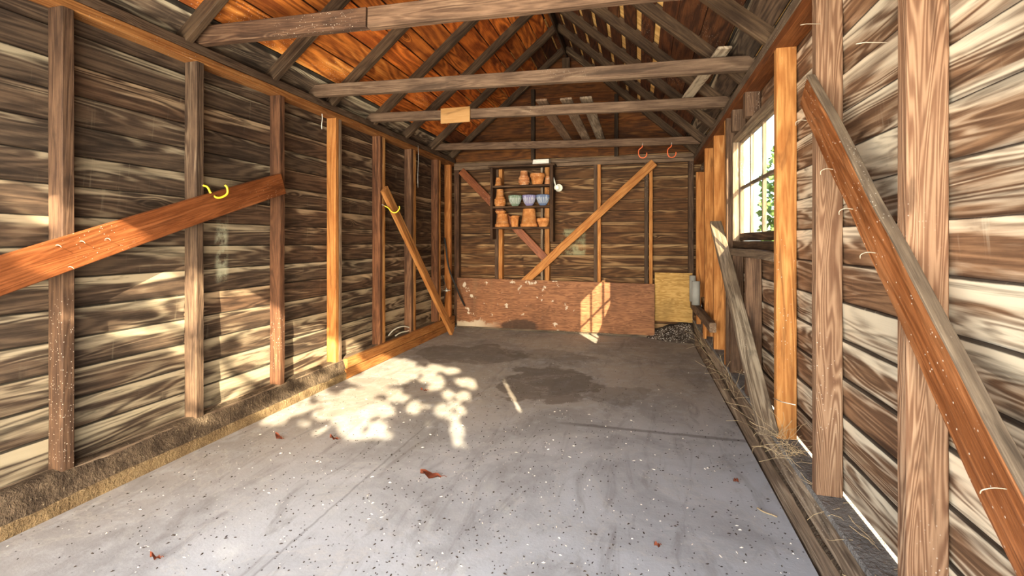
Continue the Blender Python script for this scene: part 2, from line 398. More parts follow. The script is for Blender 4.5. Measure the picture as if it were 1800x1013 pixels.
def bx(name, lo, hi, mat, parent=None, color=None, axis='Y', **k):
    """Axis-aligned board between two corners; axis = direction of its length."""
    lo, hi = Vector(lo), Vector(hi); c = (lo + hi) / 2; s = hi - lo
    if axis == 'Y': return board(name, (c.x, lo.y, c.z), (c.x, hi.y, c.z), s.z, s.x, mat, parent, (0, 0, 1), color, **k)
    if axis == 'X': return board(name, (lo.x, c.y, c.z), (hi.x, c.y, c.z), s.z, s.y, mat, parent, (0, 0, 1), color, **k)
    return board(name, (c.x, c.y, lo.z), (c.x, c.y, hi.z), s.y, s.x, mat, parent, (0, 1, 0), color, **k)
def lathe_mesh(name, prof, n=28, flute=0, depth=0.0):
    v, f = [], []
    for (r, z) in prof:
        for k in range(n):
            a = 2 * math.pi * k / n
            rr = r * (1 + (depth * math.cos(a * flute) if flute and r > .01 else 0))
            v.append((rr * math.cos(a), rr * math.sin(a), z))
    m = len(prof)
    for i in range(m - 1):
        for k in range(n):
            a = i * n + k; b = i * n + (k + 1) % n
            f.append((a, b, b + n, a + n))
    f.append(tuple(range(n - 1, -1, -1))); f.append(tuple((m - 1) * n + k for k in range(n)))
    me = me_from(name, v, f, True)
    return me
def tube_mesh(name, pts, r, n=8, taper=None):
    pts = [Vector(p) for p in pts]; v, f = [], []
    up = None
    for i, p in enumerate(pts):
        d = (pts[min(i + 1, len(pts) - 1)] - pts[max(i - 1, 0)]).normalized()
        if up is None: up = d.orthogonal().normalized()
        up = (up - d * up.dot(d)).normalized(); s = d.cross(up)
        rr = r * (taper[i] if taper else 1)
        for k in range(n):
            a = 2 * math.pi * k / n; v.append(p + (up * math.cos(a) + s * math.sin(a)) * rr)
    for i in range(len(pts) - 1):
        for k in range(n):
            a = i * n + k; b = i * n + (k + 1) % n; f.append((a, b, b + n, a + n))
    f.append(tuple(range(n - 1, -1, -1))); f.append(tuple((len(pts) - 1) * n + k for k in range(n)))
    return me_from(name, [tuple(p) for p in v], f, True)
def smooth_pts(pts, n=6):
    pts = [Vector(p) for p in pts]; out = []
    for i in range(len(pts) - 1):
        p0 = pts[max(i-1, 0)]; p1 = pts[i]; p2 = pts[i+1]; p3 = pts[min(i+2, len(pts)-1)]
        for k in range(n):
            t = k / n
            out.append(.5 * ((2*p1) + (p2-p0)*t + (2*p0-5*p1+4*p2-p3)*t*t + (3*p1-p0-3*p2+p3)*t**3))
    out.append(pts[-1]); return out
R = random.random
def rc(b=0, v=.5, r=0, db=.12, dv=.1, dr=.15):
    return (max(-.3, b + random.uniform(-db, db)), v + random.uniform(-dv, dv), max(0, r + random.uniform(-dr, dr)))

# ------------------------------------------------------------------ dimensions
XL, XR = -2.50, 0.66             # inner faces of the studs
SL, SR = -2.605, 0.765           # centre planes of the siding
YF, YB = -0.30, 6.20
ZRIDGE, XRIDGE = 3.68, -0.92

# ------------------------------------------------------------------ floor and ground
v, f = [], []
me = me_from('floor', [(-2.456, YF, 0), (.626, YF, 0), (.626, YB+.12, 0), (-2.456, YB+.12, 0), (-2.456, YF, -.12), (.626, YF, -.12), (.626, YB+.12, -.12), (-2.456, YB+.12, -.12)],
             [(0, 1, 2, 3), (7, 6, 5, 4), (0, 4, 5, 1), (1, 5, 6, 2), (2, 6, 7, 3), (3, 7, 4, 0)])
tag(link('floor', me, M['floor']), kind='structure')
def grid_mesh(name, x0, x1, y0, y1, nx, ny, h):
    v, f = [], []
    for j in range(ny + 1):
        for i in range(nx + 1):
            x = x0 + (x1 - x0) * i / nx; y = y0 + (y1 - y0) * j / ny
            v.append((x, y, h(x, y)))
    for j in range(ny):
        for i in range(nx):
            a = j * (nx + 1) + i; f.append((a, a + 1, a + nx + 2, a + nx + 1))
    return me_from(name, v, f, True)
tag(link('ground', grid_mesh('ground', -30, 30, -30, 30, 60, 60, lambda x, y: -.05 + .02 * noise.noise(Vector((x, y, 0)))), M['ground']), kind='structure')

# ------------------------------------------------------------------ siding
def siding(wall, X, y0, y1, z0, z1, inward, mat, hole=None, colf=None, exposure=0.1445):
    z = z0
    while z < z1:
        top = z + exposure
        spans = [(y0, y1)]
        for (ha, hb, hz0, hz1) in (hole or []):
            if top > hz0 + .02 and z < hz1 - .02:
                ns = []
                for a, b in spans:
                    if hb <= a or ha >= b: ns.append((a, b)); continue
                    if ha > a: ns.append((a, ha))
                    if hb < b: ns.append((hb, b))
                spans = ns
        out = []
        for a, b in spans:
            if b - a > 4.2:
                c = random.choice((1.55, 2.2, 2.88, 3.54, 4.25)) ; out += [(a, c - .002), (c + .002, b)]
            else: out.append((a, b))
        for a, b in out:
            W = exposure + .016
            c = colf((a + b) / 2, z) if colf else rc()
            tilt = .014
            o = board('board', (X, a, z + W / 2), (X, b, z + W / 2), W, .017, mat, wall, (inward * tilt, 0, W), c, jag=.0022, ch=.003)
        z = top

wl_ = empty('wall_left', kind='structure')
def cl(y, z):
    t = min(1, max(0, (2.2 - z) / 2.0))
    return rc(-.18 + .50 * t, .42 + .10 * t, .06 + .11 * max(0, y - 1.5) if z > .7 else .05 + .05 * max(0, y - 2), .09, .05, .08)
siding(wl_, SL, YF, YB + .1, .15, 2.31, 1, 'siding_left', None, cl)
wr_ = empty('wall_right', kind='structure')
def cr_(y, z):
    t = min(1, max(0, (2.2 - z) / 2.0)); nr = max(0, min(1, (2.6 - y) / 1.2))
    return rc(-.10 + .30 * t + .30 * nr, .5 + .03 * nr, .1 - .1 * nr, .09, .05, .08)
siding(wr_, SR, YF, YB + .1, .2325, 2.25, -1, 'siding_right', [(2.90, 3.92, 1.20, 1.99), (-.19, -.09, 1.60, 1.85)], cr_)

# boards cut to fit above and below the window
board('board', (SR, 2.88, 2.050), (SR, 3.94, 2.050), .135, .017, 'siding_right', wr_, (0, 0, 1), (0, .48, .1, ), jag=.001)
board('board', (SR, 2.88, 1.137), (SR, 3.94, 1.137), .110, .017, 'siding_right', wr_, (0, 0, 1), (.1, .48, .1, ), jag=.001)

# ------------------------------------------------------------------ left framing
def stud(wall, x0, x1, y, z0, z1, mat, col, w=.05, name='stud'):
    return bx(name, (x0, y, z0), (x1, y + w, z1), mat, wall, col, 'Z', jag=.0015)
Z0L, Z1L, Z0R, Z1R = .165, 2.26, .228, 2.157
for y, mat, col, w in [(-.28, 'old', (0, .5, .1), .05), (.2, 'old', (0, .5, .1), .05), (.86, 'old', (0, .45, .1), .05),
        (1.526, 'old', (.0, .42, .25), .05), (2.193, 'old', (.02, .46, .0), .052), (2.861, 'old', (-.1, .42, .75), .05),
        (3.511, 'new', (0, .45, .12), .045), (3.560, 'grey', (.1, .55, .2), .04), (4.229, 'old', (.1, .55, .9), .05), (4.283, 'new', (.3, .42, 0), .05),
        (4.904, 'old', (.0, .55, .5), .06), (4.968, 'new', (.3, .42, 0), .055), (5.63, 'old', (0, .6, .9), .05), (5.684, 'new', (.3, .44, .1), .05),
        (6.06, 'new', (-.1, .42, .35), .06)]:
    stud(wl_, XL - .09, XL, y, Z0L, Z1L, mat, col, w)
bx('top_plate', (XL - .095, YF, 2.26), (XL, YB + .05, 2.308), 'new', wl_, (-.1, .27, .2), 'Y')
bx('top_plate', (XL - .095, YF, 2.312), (XL - .002, YB + .05, 2.365), 'tie', wl_, (0, .36, .15), 'Y')
bx('bottom_plate', (XL - .10, YF, .085), (XL - .002, YB, .163), 'grey', wl_, (.2, .5, .1), 'Y')
bx('bottom_plate', (XL, 3.62, .088), (XL + .042, 6.12, .172), 'new', wl_, (0, .38, .12), 'Y')
bx('bottom_plate', (XL, 3.60, .0), (XL + .045, 6.12, .084), 'new', wl_, (-.1, .34, .15), 'Y')
bx('curb', (XL - .12, YF, -.1), (XL + .043, 3.62, .062), 'curb', wl_, None, 'Y', jag=.004, ch=.008)
bx('curb', (XL - .12, 3.62, -.1), (XL - .005, YB, .08), 'curb', wl_, None, 'Y')
# dirt banked against the bottom plate
def bank(name, prof, y0, y1, ny, mat, amp, parent=None):
    v, f = [], []
    for j in range(ny + 1):
        y = y0 + (y1 - y0) * j / ny
        for (x, z) in prof:
            n_ = noise.noise(Vector((x * 9, y * 5, 1.3))) + .5 * noise.noise(Vector((x * 30, y * 16, 4)))
            v.append((x + n_ * amp * .6, y, z + n_ * amp))
    m = len(prof)
    for j in range(ny):
        for i in range(m - 1):
            a = j * m + i; f.append((a, a + 1, a + m + 1, a + m))
    return link(name, me_from(name, v, f, True), M[mat], parent)
tag(bank('dirt_bank', [(-2.40-.062, .050), (-2.468, .066), (-2.476, .080), (-2.484, .105), (-2.492, .135), (-2.500, .158), (-2.52, .167), (-2.56, .167), (-2.59, .160)], YF, 3.64, 110, 'dirt', .007),
    'brown dirt and dust banked along the foot of the left wall', 'dirt', kind='stuff')

# ------------------------------------------------------------------ right framing
for y, mat, col, w, z0, z1 in [(-.28, 'old', (0, .5, .1), .05, Z0R, Z1R), (.15, 'old', (0, .5, .1), .05, Z0R, Z1R), (.78, 'old', (0, .5, .1), .05, Z0R, Z1R),
        (1.418, 'grain', (.1, .56, .15), .05, Z0R, Z1R), (2.052, 'grain', (.0, .52, .1), .05, Z0R, Z1R), (2.592, 'new', (.0, .47, .06), .05, Z0R, Z1R),
        (3.964, 'old', (0, .44, .2), .05, Z0R, Z1R), (4.02, 'new', (.2, .48, .1), .045, Z0R, Z1R), (4.59, 'new', (0, .50, .08), .05, Z0R, Z1R), (5.194, 'new', (-.05, .48, .12), .05, Z0R, Z1R), (5.93, 'new', (-.1, .45, .2), .055, .55, 2.02),
        (3.266, 'old', (.1, .58, .2), .055, Z0R, 1.098), (3.80, 'old', (0, .5, .2), .05, Z0R, 1.098), (3.30, 'old', (0, .5, .2), .07, 2.002, Z1R), (3.72, 'old', (0, .5, .1), .06, 2.002, Z1R)]:
    stud(wr_, XR, XR + .09, y, z0, z1, mat, col, w)
bx('top_plate', (XR, YF, 2.157), (XR + .095, YB + .05, 2.214), 'red', wr_, (0, .42, .1), 'Y')
bx('top_plate', (XR + .002, YF, 2.218), (XR + .095, YB + .05, 2.275), 'grey', wr_, (.0, .42, .1), 'Y')
bx('bottom_plate', (XR - .004, YF, .202), (XR + .10, YB, .226), 'dust', wr_, None, 'Y', jag=.003)
bx('sill_timber', (.650, YF, .098), (XR + .10, YB, .200), 'grey', wr_, (.3, .56, .1), 'Y', jag=.005, ch=.010)
bx('sill_timber', (.637, YF, -.06), (XR + .10, YB, .096), 'grey', wr_, (.3, .62, .1), 'Y', jag=.005, ch=.012)
tag(bank('crumbled_dirt', [(.640, .098), (.646, .108), (.652, .112), (.658, .104)], YF, YB, 160, 'dirt', .006), 'crumbly dirt lying along the ledge of the right hand sill timbers', 'dirt', kind='stuff')

# ------------------------------------------------------------------ window
w1 = empty('window_1', kind='structure')
WX, WY0, WY1, WZ0, WZ1 = .757, 2.93, 3.90, 1.256, 1.950
bx('header', (.70, 2.645, 1.955), (.752, 4.0, 2.0), 'grey', w1, (.1, .5, .1), 'Y')
bx('rough_sill', (XR, 2.645, 1.10), (.752, 3.96, 1.15), 'grey', w1, (.1, .42, .1), 'Y', jag=.004)
bx('stool', (.70, 2.75, 1.152), (.775, 3.95, 1.205), 'shelf', w1, (.1, .5, 0), 'Y', jag=.004)
bx('jamb', (.695, 3.905, 1.205), (.775, 3.945, 1.955), 'grey', w1, (.3, .55, .1), 'Z')
bx('jamb', (.745, 2.86, 1.205), (.775, 2.895, 1.955), 'grey', w1, (.3, .55, .1), 'Z')
sash = (.1, .46, .05)
bx('sash_rail', (.742, 2.895, 1.207), (.772, 3.905, 1.262), 'shelf', w1, (.3, .55, 0), 'Y', jag=.001)
bx('sash_rail', (.742, 2.895, 1.945), (.772, 3.905, 1.975), 'grey', w1, sash, 'Y', jag=.001)
bx('sash_stile', (.742, 3.888, 1.258), (.772, 3.906, 1.946), 'grey', w1, sash, 'Z', jag=.001)
bx('sash_stile', (.742, 2.895, 1.258), (.772, 2.932, 1.946), 'grey', w1, sash, 'Z', jag=.001)
cols = [2.932, 3.233, 3.255, 3.562, 3.584, 3.888]
bx('muntin', (.745, 3.233, 1.258), (.769, 3.255, 1.946), 'grey', w1, sash, 'Z', jag=.001)
bx('muntin', (.745, 3.562, 1.258), (.769, 3.584, 1.946), 'grey', w1, sash, 'Z', jag=.001)
for k in range(3): bx('muntin', (.745, cols[2*k], 1.594), (.769, cols[2*k+1], 1.616), 'grey', w1, sash, 'Y', jag=.001)
for k in range(3):
    for (a, b) in ((1.262, 1.594), (1.616, 1.945)):
        o = link('pane', me_from('pane', [(.757, cols[2*k], a), (.757, cols[2*k+1], a), (.757, cols[2*k+1], b), (.757, cols[2*k], b),
                                          (.760, cols[2*k], a), (.760, cols[2*k+1], a), (.760, cols[2*k+1], b), (.760, cols[2*k], b)],
                 [(0, 1, 2, 3), (7, 6, 5, 4), (0, 4, 5, 1), (1, 5, 6, 2), (2, 6, 7, 3), (3, 7, 4, 0)]), M['glass'], w1)

# ------------------------------------------------------------------ back wall
wb_ = empty('wall_back', kind='structure')
def roof_z(x):      # underside of the roof boards
    if x < XRIDGE: return 2.455 + (x - (-2.5)) * (3.775 - 2.455) / (XRIDGE + 2.5)
    return 2.375 + (.66 - x) * (3.775 - 2.375) / (.66 - XRIDGE)
z = 0.0; k = 0
while z < 3.7:
    W = .1445 + .016
    if z < 2.3: xa, xb = XL - .1, XR + .1
    else:
        zz = z + .02
        xa = -2.5 + (zz - 2.455) * (XRIDGE + 2.5) / 1.32; xb = .66 - (zz - 2.375) * (.66 - XRIDGE) / 1.4
        xa = max(xa, -2.6); xb = min(xb, .76)
    if xb - xa > .1:
        g = z > 2.2
        t = max(0, 1 - z / 2.2)
        spans = [(xa, xb)] if xb - xa < 2 else [(xa, XRIDGE + random.choice((-.6, .41, -.31))), (0, xb)]
        if len(spans) == 2: spans[1] = (spans[0][1] + .0004, xb)
        for a, b in spans:
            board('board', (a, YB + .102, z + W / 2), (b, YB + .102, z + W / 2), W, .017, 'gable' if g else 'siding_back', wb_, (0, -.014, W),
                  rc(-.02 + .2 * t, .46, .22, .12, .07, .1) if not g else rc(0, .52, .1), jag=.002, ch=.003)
    z += .1445
for x0, x1, mat, col in [(-2.50, -2.43, 'old', (0, .35, .6)), (-1.905, -1.853, 'old', (0, .4, .2)), (-1.850, -1.795, 'new', (0, .42, .1)),
        (-1.262, -1.232, 'grey', (.3, .5, .1)), (-1.205, -1.145, 'new', (0, .40, .1)), (-.560, -.514, 'old', (0, .36, .1)), (-.512, -.470, 'new', (0, .44, .1)),
        (.075, .120, 'old', (0, .36, .0)), (.133, .175, 'new', (0, .44, .1)), (.60, .66, 'old', (0, .36, .2))]:
    bx('stud', (x0, YB, .05), (x1, YB + .09, 2.20), mat, wb_, col, 'Z', jag=.0015)
bx('top_plate', (XL, YB - .004, 2.20), (XR, YB + .09, 2.245), 'grey', wb_, (.05, .42, .3), 'X')
bx('top_plate', (XL, YB, 2.248), (XR, YB + .09, 2.295), 'grey', wb_, (-.1, .34, .3), 'X')
for x in (-1.40, -.30): bx('gable_stud', (x, YB + .02, 2.30), (x + .05, YB + .09, roof_z(x) - .12), 'raf', wb_, (-.2, .25, .1), 'Z')
bx('ridge_block', (-.97, YB - .02, 3.30), (-.87, YB + .02, 3.62), 'raf', wb_, (.1, .4, .2), 'Z')
board('diagonal_brace', (-2.39, YB - .012, 2.19), (-1.15, YB - .012, .93), .105, .024, 'red', wb_, (1, 0, 1), (0, .5, .35))

# ------------------------------------------------------------------ front wall behind the camera, with the wide doorway
wf = empty('wall_front', kind='structure')
z = 2.30
while z < 3.7:
    zz = z + .02
    xa = -2.6 if zz < 2.40 else -2.5 + (zz - 2.455) * 1.58 / 1.32; xb = .76 if zz < 2.3 else .66 - (zz - 2.375) * 1.58 / 1.4
    xa = max(xa, -2.6); xb = min(xb, .76)
    if xb - xa > .1: board('board', (xa, YF - .03, z + .08), (xb, YF - .03, z + .08), .1605, .017, 'siding_back', wf, (0, .014, .16), rc(), jag=.002)
    z += .1445
bx('door_jamb', (.60, YF - .05, 0), (.77, YF + .0, 2.31), 'old', wf, None, 'Z')
bx('door_jamb', (-2.62, YF - .05, 0), (-2.50, YF + .0, 2.31), 'old', wf, None, 'Z')

# ------------------------------------------------------------------ roof
rf = empty('ceiling', kind='structure')
YR = [.86, 1.50, 2.15, 2.82, 3.48, 4.14, 4.80, 5.48, 6.14]
YR = [-.25, .25] + YR
for y in YR:
    b = .04 if y > 4 else 0
    dark = (-.05 - (y > 3.4) * .05, .52 - .010 * y, .1)
    for s in (-1, 1):
        if s < 0:
            p0 = Vector((-2.78, y, 2.365 - .28 * .835 + .052)); p1 = Vector((XRIDGE - .015, y, ZRIDGE + .05))
        else:
            p0 = Vector((.80, y, 2.275 - .14 * .886 + .058)); p1 = Vector((XRIDGE + .015, y, ZRIDGE + .05))
        board('rafter', p0, p1, .10, .05, 'raf', rf, (0, 0, 1), (dark[0] + (.12 if s > 0 else 0), dark[1], dark[2]), jag=.002)
bx('ridge_board', (XRIDGE - .012, -.4, 3.64), (XRIDGE + .012, YB + .1, 3.80), 'raf', rf, (-.1, .34, .2), 'Y')
def slope(side):
    if side < 0:
        e = Vector((-2.85, 0, 2.455 - .35 * .8354)); r = Vector((XRIDGE, 0, 3.775))
    else:
        e = Vector((.84, 0, 2.375 - .18 * .886)); r = Vector((XRIDGE, 0, 3.775))
    d = r - e; L = d.length; d.normalize(); n_ = Vector((0, 1, 0)).cross(d) * (1 if side < 0 else -1)
    if n_.z < 0: n_ = -n_
    s = 0.0; i = 0
    while s < L - .05:
        if side < 0:
            w = random.choice((.14, .19, .21, .16, .20)); gap = .010 if R() < .7 else .022
            if i < 3: gap = .004
        else:
            if i < 4: w = .19; gap = .006
            else: w = .125; gap = .060
        w = min(w, L - s)
        cuts = [-.42]
        ch = random.sample([1.525, 2.175, 2.845, 3.505, 4.165, 4.825, 5.505], 3)
        cuts += sorted(ch) + [YB + .16]
        for a, b in zip(cuts, cuts[1:]):
            c = e + d * (s + w / 2) + n_ * .011
            if side < 0:
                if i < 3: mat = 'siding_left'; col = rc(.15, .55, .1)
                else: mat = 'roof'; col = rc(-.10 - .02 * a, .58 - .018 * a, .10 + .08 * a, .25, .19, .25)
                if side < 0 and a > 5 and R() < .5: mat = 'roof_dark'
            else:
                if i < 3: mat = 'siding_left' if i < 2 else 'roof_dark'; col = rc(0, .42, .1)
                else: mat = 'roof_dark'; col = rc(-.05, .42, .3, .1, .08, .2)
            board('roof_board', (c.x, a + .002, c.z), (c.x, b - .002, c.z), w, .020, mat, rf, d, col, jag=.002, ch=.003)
        s += w + gap; i += 1
    # shingle layer showing through the gaps
    y = -.42
    while y < YB + .16:
        wv = random.uniform(.36, .6); y2 = min(y + wv, YB + .17)
        for q in range(3):
            a, b = L * q / 3, L * (q + 1) / 3
            p0 = e + d * a + n_ * .034; p1 = e + d * (b + .02) + n_ * .038
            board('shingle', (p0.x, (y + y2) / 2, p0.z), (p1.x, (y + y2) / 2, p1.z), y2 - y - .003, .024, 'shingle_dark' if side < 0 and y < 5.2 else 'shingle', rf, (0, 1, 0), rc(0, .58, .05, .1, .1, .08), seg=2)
        y = y2
slope(-1); slope(1)

# ------------------------------------------------------------------ tie beams
ties = [(2.24, 'old', (.0, .46, .35), 'dark reddish tie beam nearest the doorway, spliced near its left end'),
        (3.27, 'tie', (.05, .46, .15), 'grey brown tie beam above the middle, next in from the spliced one'),
        (4.10, 'tie', (.05, .46, .15), 'tie beam that carries the square tan offcut'),
        (5.58, 'tie', (.05, .42, .25), 'farthest tie beam, just before the back wall, with two orange hooks below')]
for y, mat, col, lab in ties:
    zl = 2.366; zr = 2.278; ins = 0
    t = empty('tie_beam', (XRIDGE, y, 2.37), label=lab, cat='beam', group='tie beams across the shed')
    if y < 3:
        xs = -1.39
        zs = zl + (zr - zl) * (xs + 2.55) / 3.3
        board('timber', (-2.56, y, zl + .058), (xs - .004, y, zs + .058), .105, .052, mat, t, (0, 0, 1), col, jag=.002)
        board('timber', (xs + .004, y + .004, zs + .058), (.74, y + .004, zr + .060), .112, .05, 'tie', t, (0, 0, 1), (.05, .52, .3), jag=.002)
    else:
        h = .085
        if y < 3.5:
            board('timber', (-2.56, y, 2.366 + .048), (.74, y, 2.278 + .045), .094, .05, mat, t, (0, 0, 1), col, jag=.002, bow=-.004)
        else:
            board('timber', (-2.56, y, 2.366 + .045), (.74, y, 2.276 + .043), h, .05, mat, t, (0, 0, 1), col, jag=.002, bow=-.006)

# square offcut nailed to the third tie
p = onY(775, 191, 4.06); q = onY(826, 214, 4.06)
tag(bx('wood_offcut', (p.x, 4.055, q.z), (q.x, 4.072, p.z), 'card', None, (.0, .38, .0), 'X', jag=.0005), 'small square tan board offcut fixed to a tie beam', 'offcut')
# three boards lying over the last two ties
for xa, c in ((-.800, (0, .42, .2)), (-.640, (.2, .5, .1)), (-.520, (.25, .46, .0))):
    pass
lies = [(onY(1003, 206, 4.9), 'browner flat board at the left of three lying across the last two tie beams', (0, .42, .4)),
        (onY(1030, 204, 4.9), 'mottled middle board of three lying across the last two tie beams', (.2, .5, .15)),
        (onY(1052, 202, 4.9), 'speckled grey board at the right of three lying across the last two tie beams', (.25, .48, .0))]
XS = [-.815, -.60, -.43]
for (pp, lab, c), xx in zip(lies, XS):
    zt = 2.366 - .088 * (xx + 2.5) / 3.2 + .098
    tag(board('overhead_board', (xx, 4.02, zt + .012), (xx, 5.72, zt + .012), .10, .018, 'grey', None, (1, 0, 0), c), lab, 'board', 'boards lying over the ties')

pa, pb_ = onY(1264, 104, 3.27), onY(1211, 174, 4.10)
za = 2.366 - .088 * (pa.x + 2.5) / 3.2; 
pa.z = za + .112; pb_.z = 2.366 - .088 * (pb_.x + 2.5) / 3.2 + .104
dd = (pb_ - pa).normalized()
tag(board('overhead_board', pa - dd * .12, pb_ + dd * .1, .085, .018, 'grey', None, (1, .3, 0), (.45, .62, 0)), 'pale board lying slantwise over the second and third tie beams near the right wall', 'board')
for (px, y0_, y1_, lab) in ((566, 200, 227, 'short white string hanging from the left top plate beside the orange stud'), (735, 256, 330, 'long thin wire hanging from the left top plate near the back corner')):
    q = [onX(px + .6 * math.sin(k), y0_ + (y1_ - y0_) * k / 6, XL + .008) for k in range(7)]
    tag(link('hanging_string', tube_mesh('hanging_string', q, .0028, 6), M['white'] if px < 600 else M['steel']), lab, 'string')

# ------------------------------------------------------------------ nails
def nails(name, places, axis, parent, label=None):
    v, f = [], []
    for p in places:
        p = Vector(p); d = Vector(axis) + Vector((random.uniform(-.4, .4), random.uniform(-.4, .4), random.uniform(-.5, .5)))
        m = tube_mesh('n', [p, p + d * .02, p + d * .035 + Vector((0, .008, -.004))], .0018, 5)
        b = len(v); v += [tuple(q.co) for q in m.vertices]; f += [tuple(i + b for i in pl.vertices) for pl in m.polygons]
        bpy.data.meshes.remove(m)
    o = link(name, me_from(name, v, f), M['nail'], parent); o['kind'] = 'stuff'; return o
def bent_nail(parent, p, d, L=.05):
    p = Vector(p) - abs_loc(parent); d = Vector(d).normalized()
    s = Vector((0, .3, -.35))
    link('nail', tube_mesh('nail', smooth_pts([p, p + d * L * .5, p + d * L * .8 + s * L * .5, p + d * L * .75 + s * L * 1.1], 4), .0011, 6), M['nail'], parent)

# ------------------------------------------------------------------ braces and leaning boards
bl_ = empty('diagonal_brace', (-2.47, 1.4, 1.1), label='wide reddish brown board nailed diagonally across the left wall studs near the doorway', cat='brace')
a0 = Vector((XL + .021, -.25, .0)); 
pt0, pb0 = onX(0, 458, -2.458), onX(0, 528, -2.458); pt1, pb1 = onX(485, 308, -2.458), onX(505, 340, -2.458)
m0 = (pt0 + pb0) / 2; m1 = (pt1 + pb1) / 2; dd = (m1 - m0).normalized()
m0 = m0 - dd * 1.2; m1 = m1 + dd * .02
m0.x = m1.x = XL + .022
board('plank', m0, m1, .148, .040, 'red', bl_, (0, 0, 1), (-.05, .46, .2), jag=.002, bow=.012)
for px, py in ((98, 432), (140, 425), (185, 420), (120, 470)):
    q = onX(px, py, XL + .042); bent_nail(bl_, q, (1, -.2, .2), .035)

lt = empty('leaning_board', (-2.35, 5.5, 0), label='long pale edged board leaning along the left wall, its foot on the floor', cat='board')
p1, p0 = Vector((-2.449, 4.22, 1.725)), Vector((-2.30, 5.63, .045))
board('plank', p0, p1, .10, .045, 'new', lt, (0, .8, .6), (.05, .38, .12), jag=.0015)

rb = empty('diagonal_brace', (.64, 1.2, 1), label='worn reddish brown plank with a dusty grey top edge nailed diagonally on the right wall', cat='brace')
X_ = .634
lo0, lo1 = onX(1408, 190, X_), onX(1757, 956, X_); up0, up1 = onX(1420, 150, X_), onX(1800, 865, X_)
dr = (lo1 - lo0).normalized()
far = Vector((X_, 2.085, 1.80)); 
nrm = Vector((0, -dr.z, dr.y)); nrm = nrm if nrm.z > 0 else -nrm
wd = abs((up1 - lo0).dot(nrm)); wd0 = abs((up0 - lo0).dot(nrm))
0 and print('braceR', lo0, lo1, up0, up1, 'widths', wd0, wd)
W_ = (wd + wd0) / 2 + .004
c0 = lo0 + nrm * (W_ / 2) - dr * .02; c1 = lo1 + nrm * (W_ / 2) + dr * .75
c0.x = c1.x = XR - .0135
board('plank', c0, c1, W_, .026, 'red', rb, (0, 0, 1), (.25, .58, .0), jag=.003, ch=.006, seg=40)
# the dusty top edge of that plank
cc0, cc1 = c0 + nrm * (W_ / 2 + .006), c1 + nrm * (W_ / 2 + .006)
board('dusty_edge', cc0, cc1, .029, .010, 'grey', rb, (1, 0, 0), (.15, .46, .0), jag=.004, ch=.002, bow=.0, seg=40)
for px, py in ((1418, 212), (1465, 298), (1500, 368), (1540, 445), (1770, 860)):
    q = onX(px, py, XR - .027); bent_nail(rb, q, (-1, -.3, .1), .05)

lr = empty('diagonal_brace', (.62, 3.3, .8), label='grey dusty two by four brace sloping down below the window', cat='brace')
board('plank', (.617, 4.20, 1.352), (.617, 2.56, .262), .046, .086, 'grey', lr, (0, 0, 1), (.25, .52, .0), jag=.004, seg=24)

# brace across the back wall
bb = empty('diagonal_brace', (-.7, YB - .04, 1.4), label='long newer tan board nailed diagonally across the back wall studs', cat='brace')
pA, pB = onY(924, 494, YB - .03), onY(1150, 286, YB - .03)
board('plank', pA - (pB - pA).normalized() * .06, pB, .105, .040, 'new', bb, (1, 0, -1), (.0, .42, .1), jag=.0015)

# ------------------------------------------------------------------ panels at the foot of the back wall
def panel(name, x0, x1, y, t, z0a, z1a, z0b, z1b, mat, label, cat):
    cx, cz = (x0 + x1) / 2, (z0a + z1a) / 2
    nx = 24; v = []
    for i in range(nx + 1):
        u = i / nx; x = x0 + (x1 - x0) * u - cx
        a = z0a + (z0b - z0a) * u - cz + .006 * noise.noise(Vector((x * 5, 0, 3))); b = z1a + (z1b - z1a) * u - cz
        w_ = .004 * noise.noise(Vector((x * 1.3, 2, 3)))
        v += [(x, w_, a), (x, w_, b), (x, t + w_, b), (x, t + w_, a)]
    f = []
    for i in range(nx):
        for k in range(4):
            a = i*4+k; b = i*4+(k+1) % 4; f.append((a, a+4, b+4, b))
    f.append((0, 1, 2, 3)); f.append(tuple(nx*4+k for k in (3, 2, 1, 0)))
    o = link(name, me_from(name, v, f), M[mat]); o.location = (cx, y, cz); return tag(o, label, cat)
panel('plywood_sheet', -2.43, .195, YB - .066, .014, .035, .700, .030, .672, 'ply_red', 'long stained reddish plywood sheet along the foot of the back wall', 'plywood')
panel('plywood_sheet', .20, .645, YB - .006, .010, .205, .812, .20, .812, 'ply_yel', 'small yellow plywood sheet in the right corner of the back wall', 'plywood')
bx('bottom_plate', (XL, YB - .03, 0), (.2, YB + .09, .045), 'grey', wb_, (.0, .34, 0), 'X', jag=.004)

# dirt heap in the far right corner
def heap(x, y):
    d = max(0, 1 - ((x - .70) / .62) ** 2 - ((y - 6.25) / .36) ** 2)
    return -.012 + .21 * d ** .8 + (.02 * noise.noise(Vector((x * 14, y * 14, 0))) + .012 * noise.noise(Vector((x * 40, y * 40, 2)))) * (d > .0)
tag(link('soil_heap', grid_mesh('soil_heap', .0, .64, 5.85, 6.28, 56, 40, heap), M['soil']), 'heap of dark soil and crumbs in the far right corner', 'soil', kind='stuff')

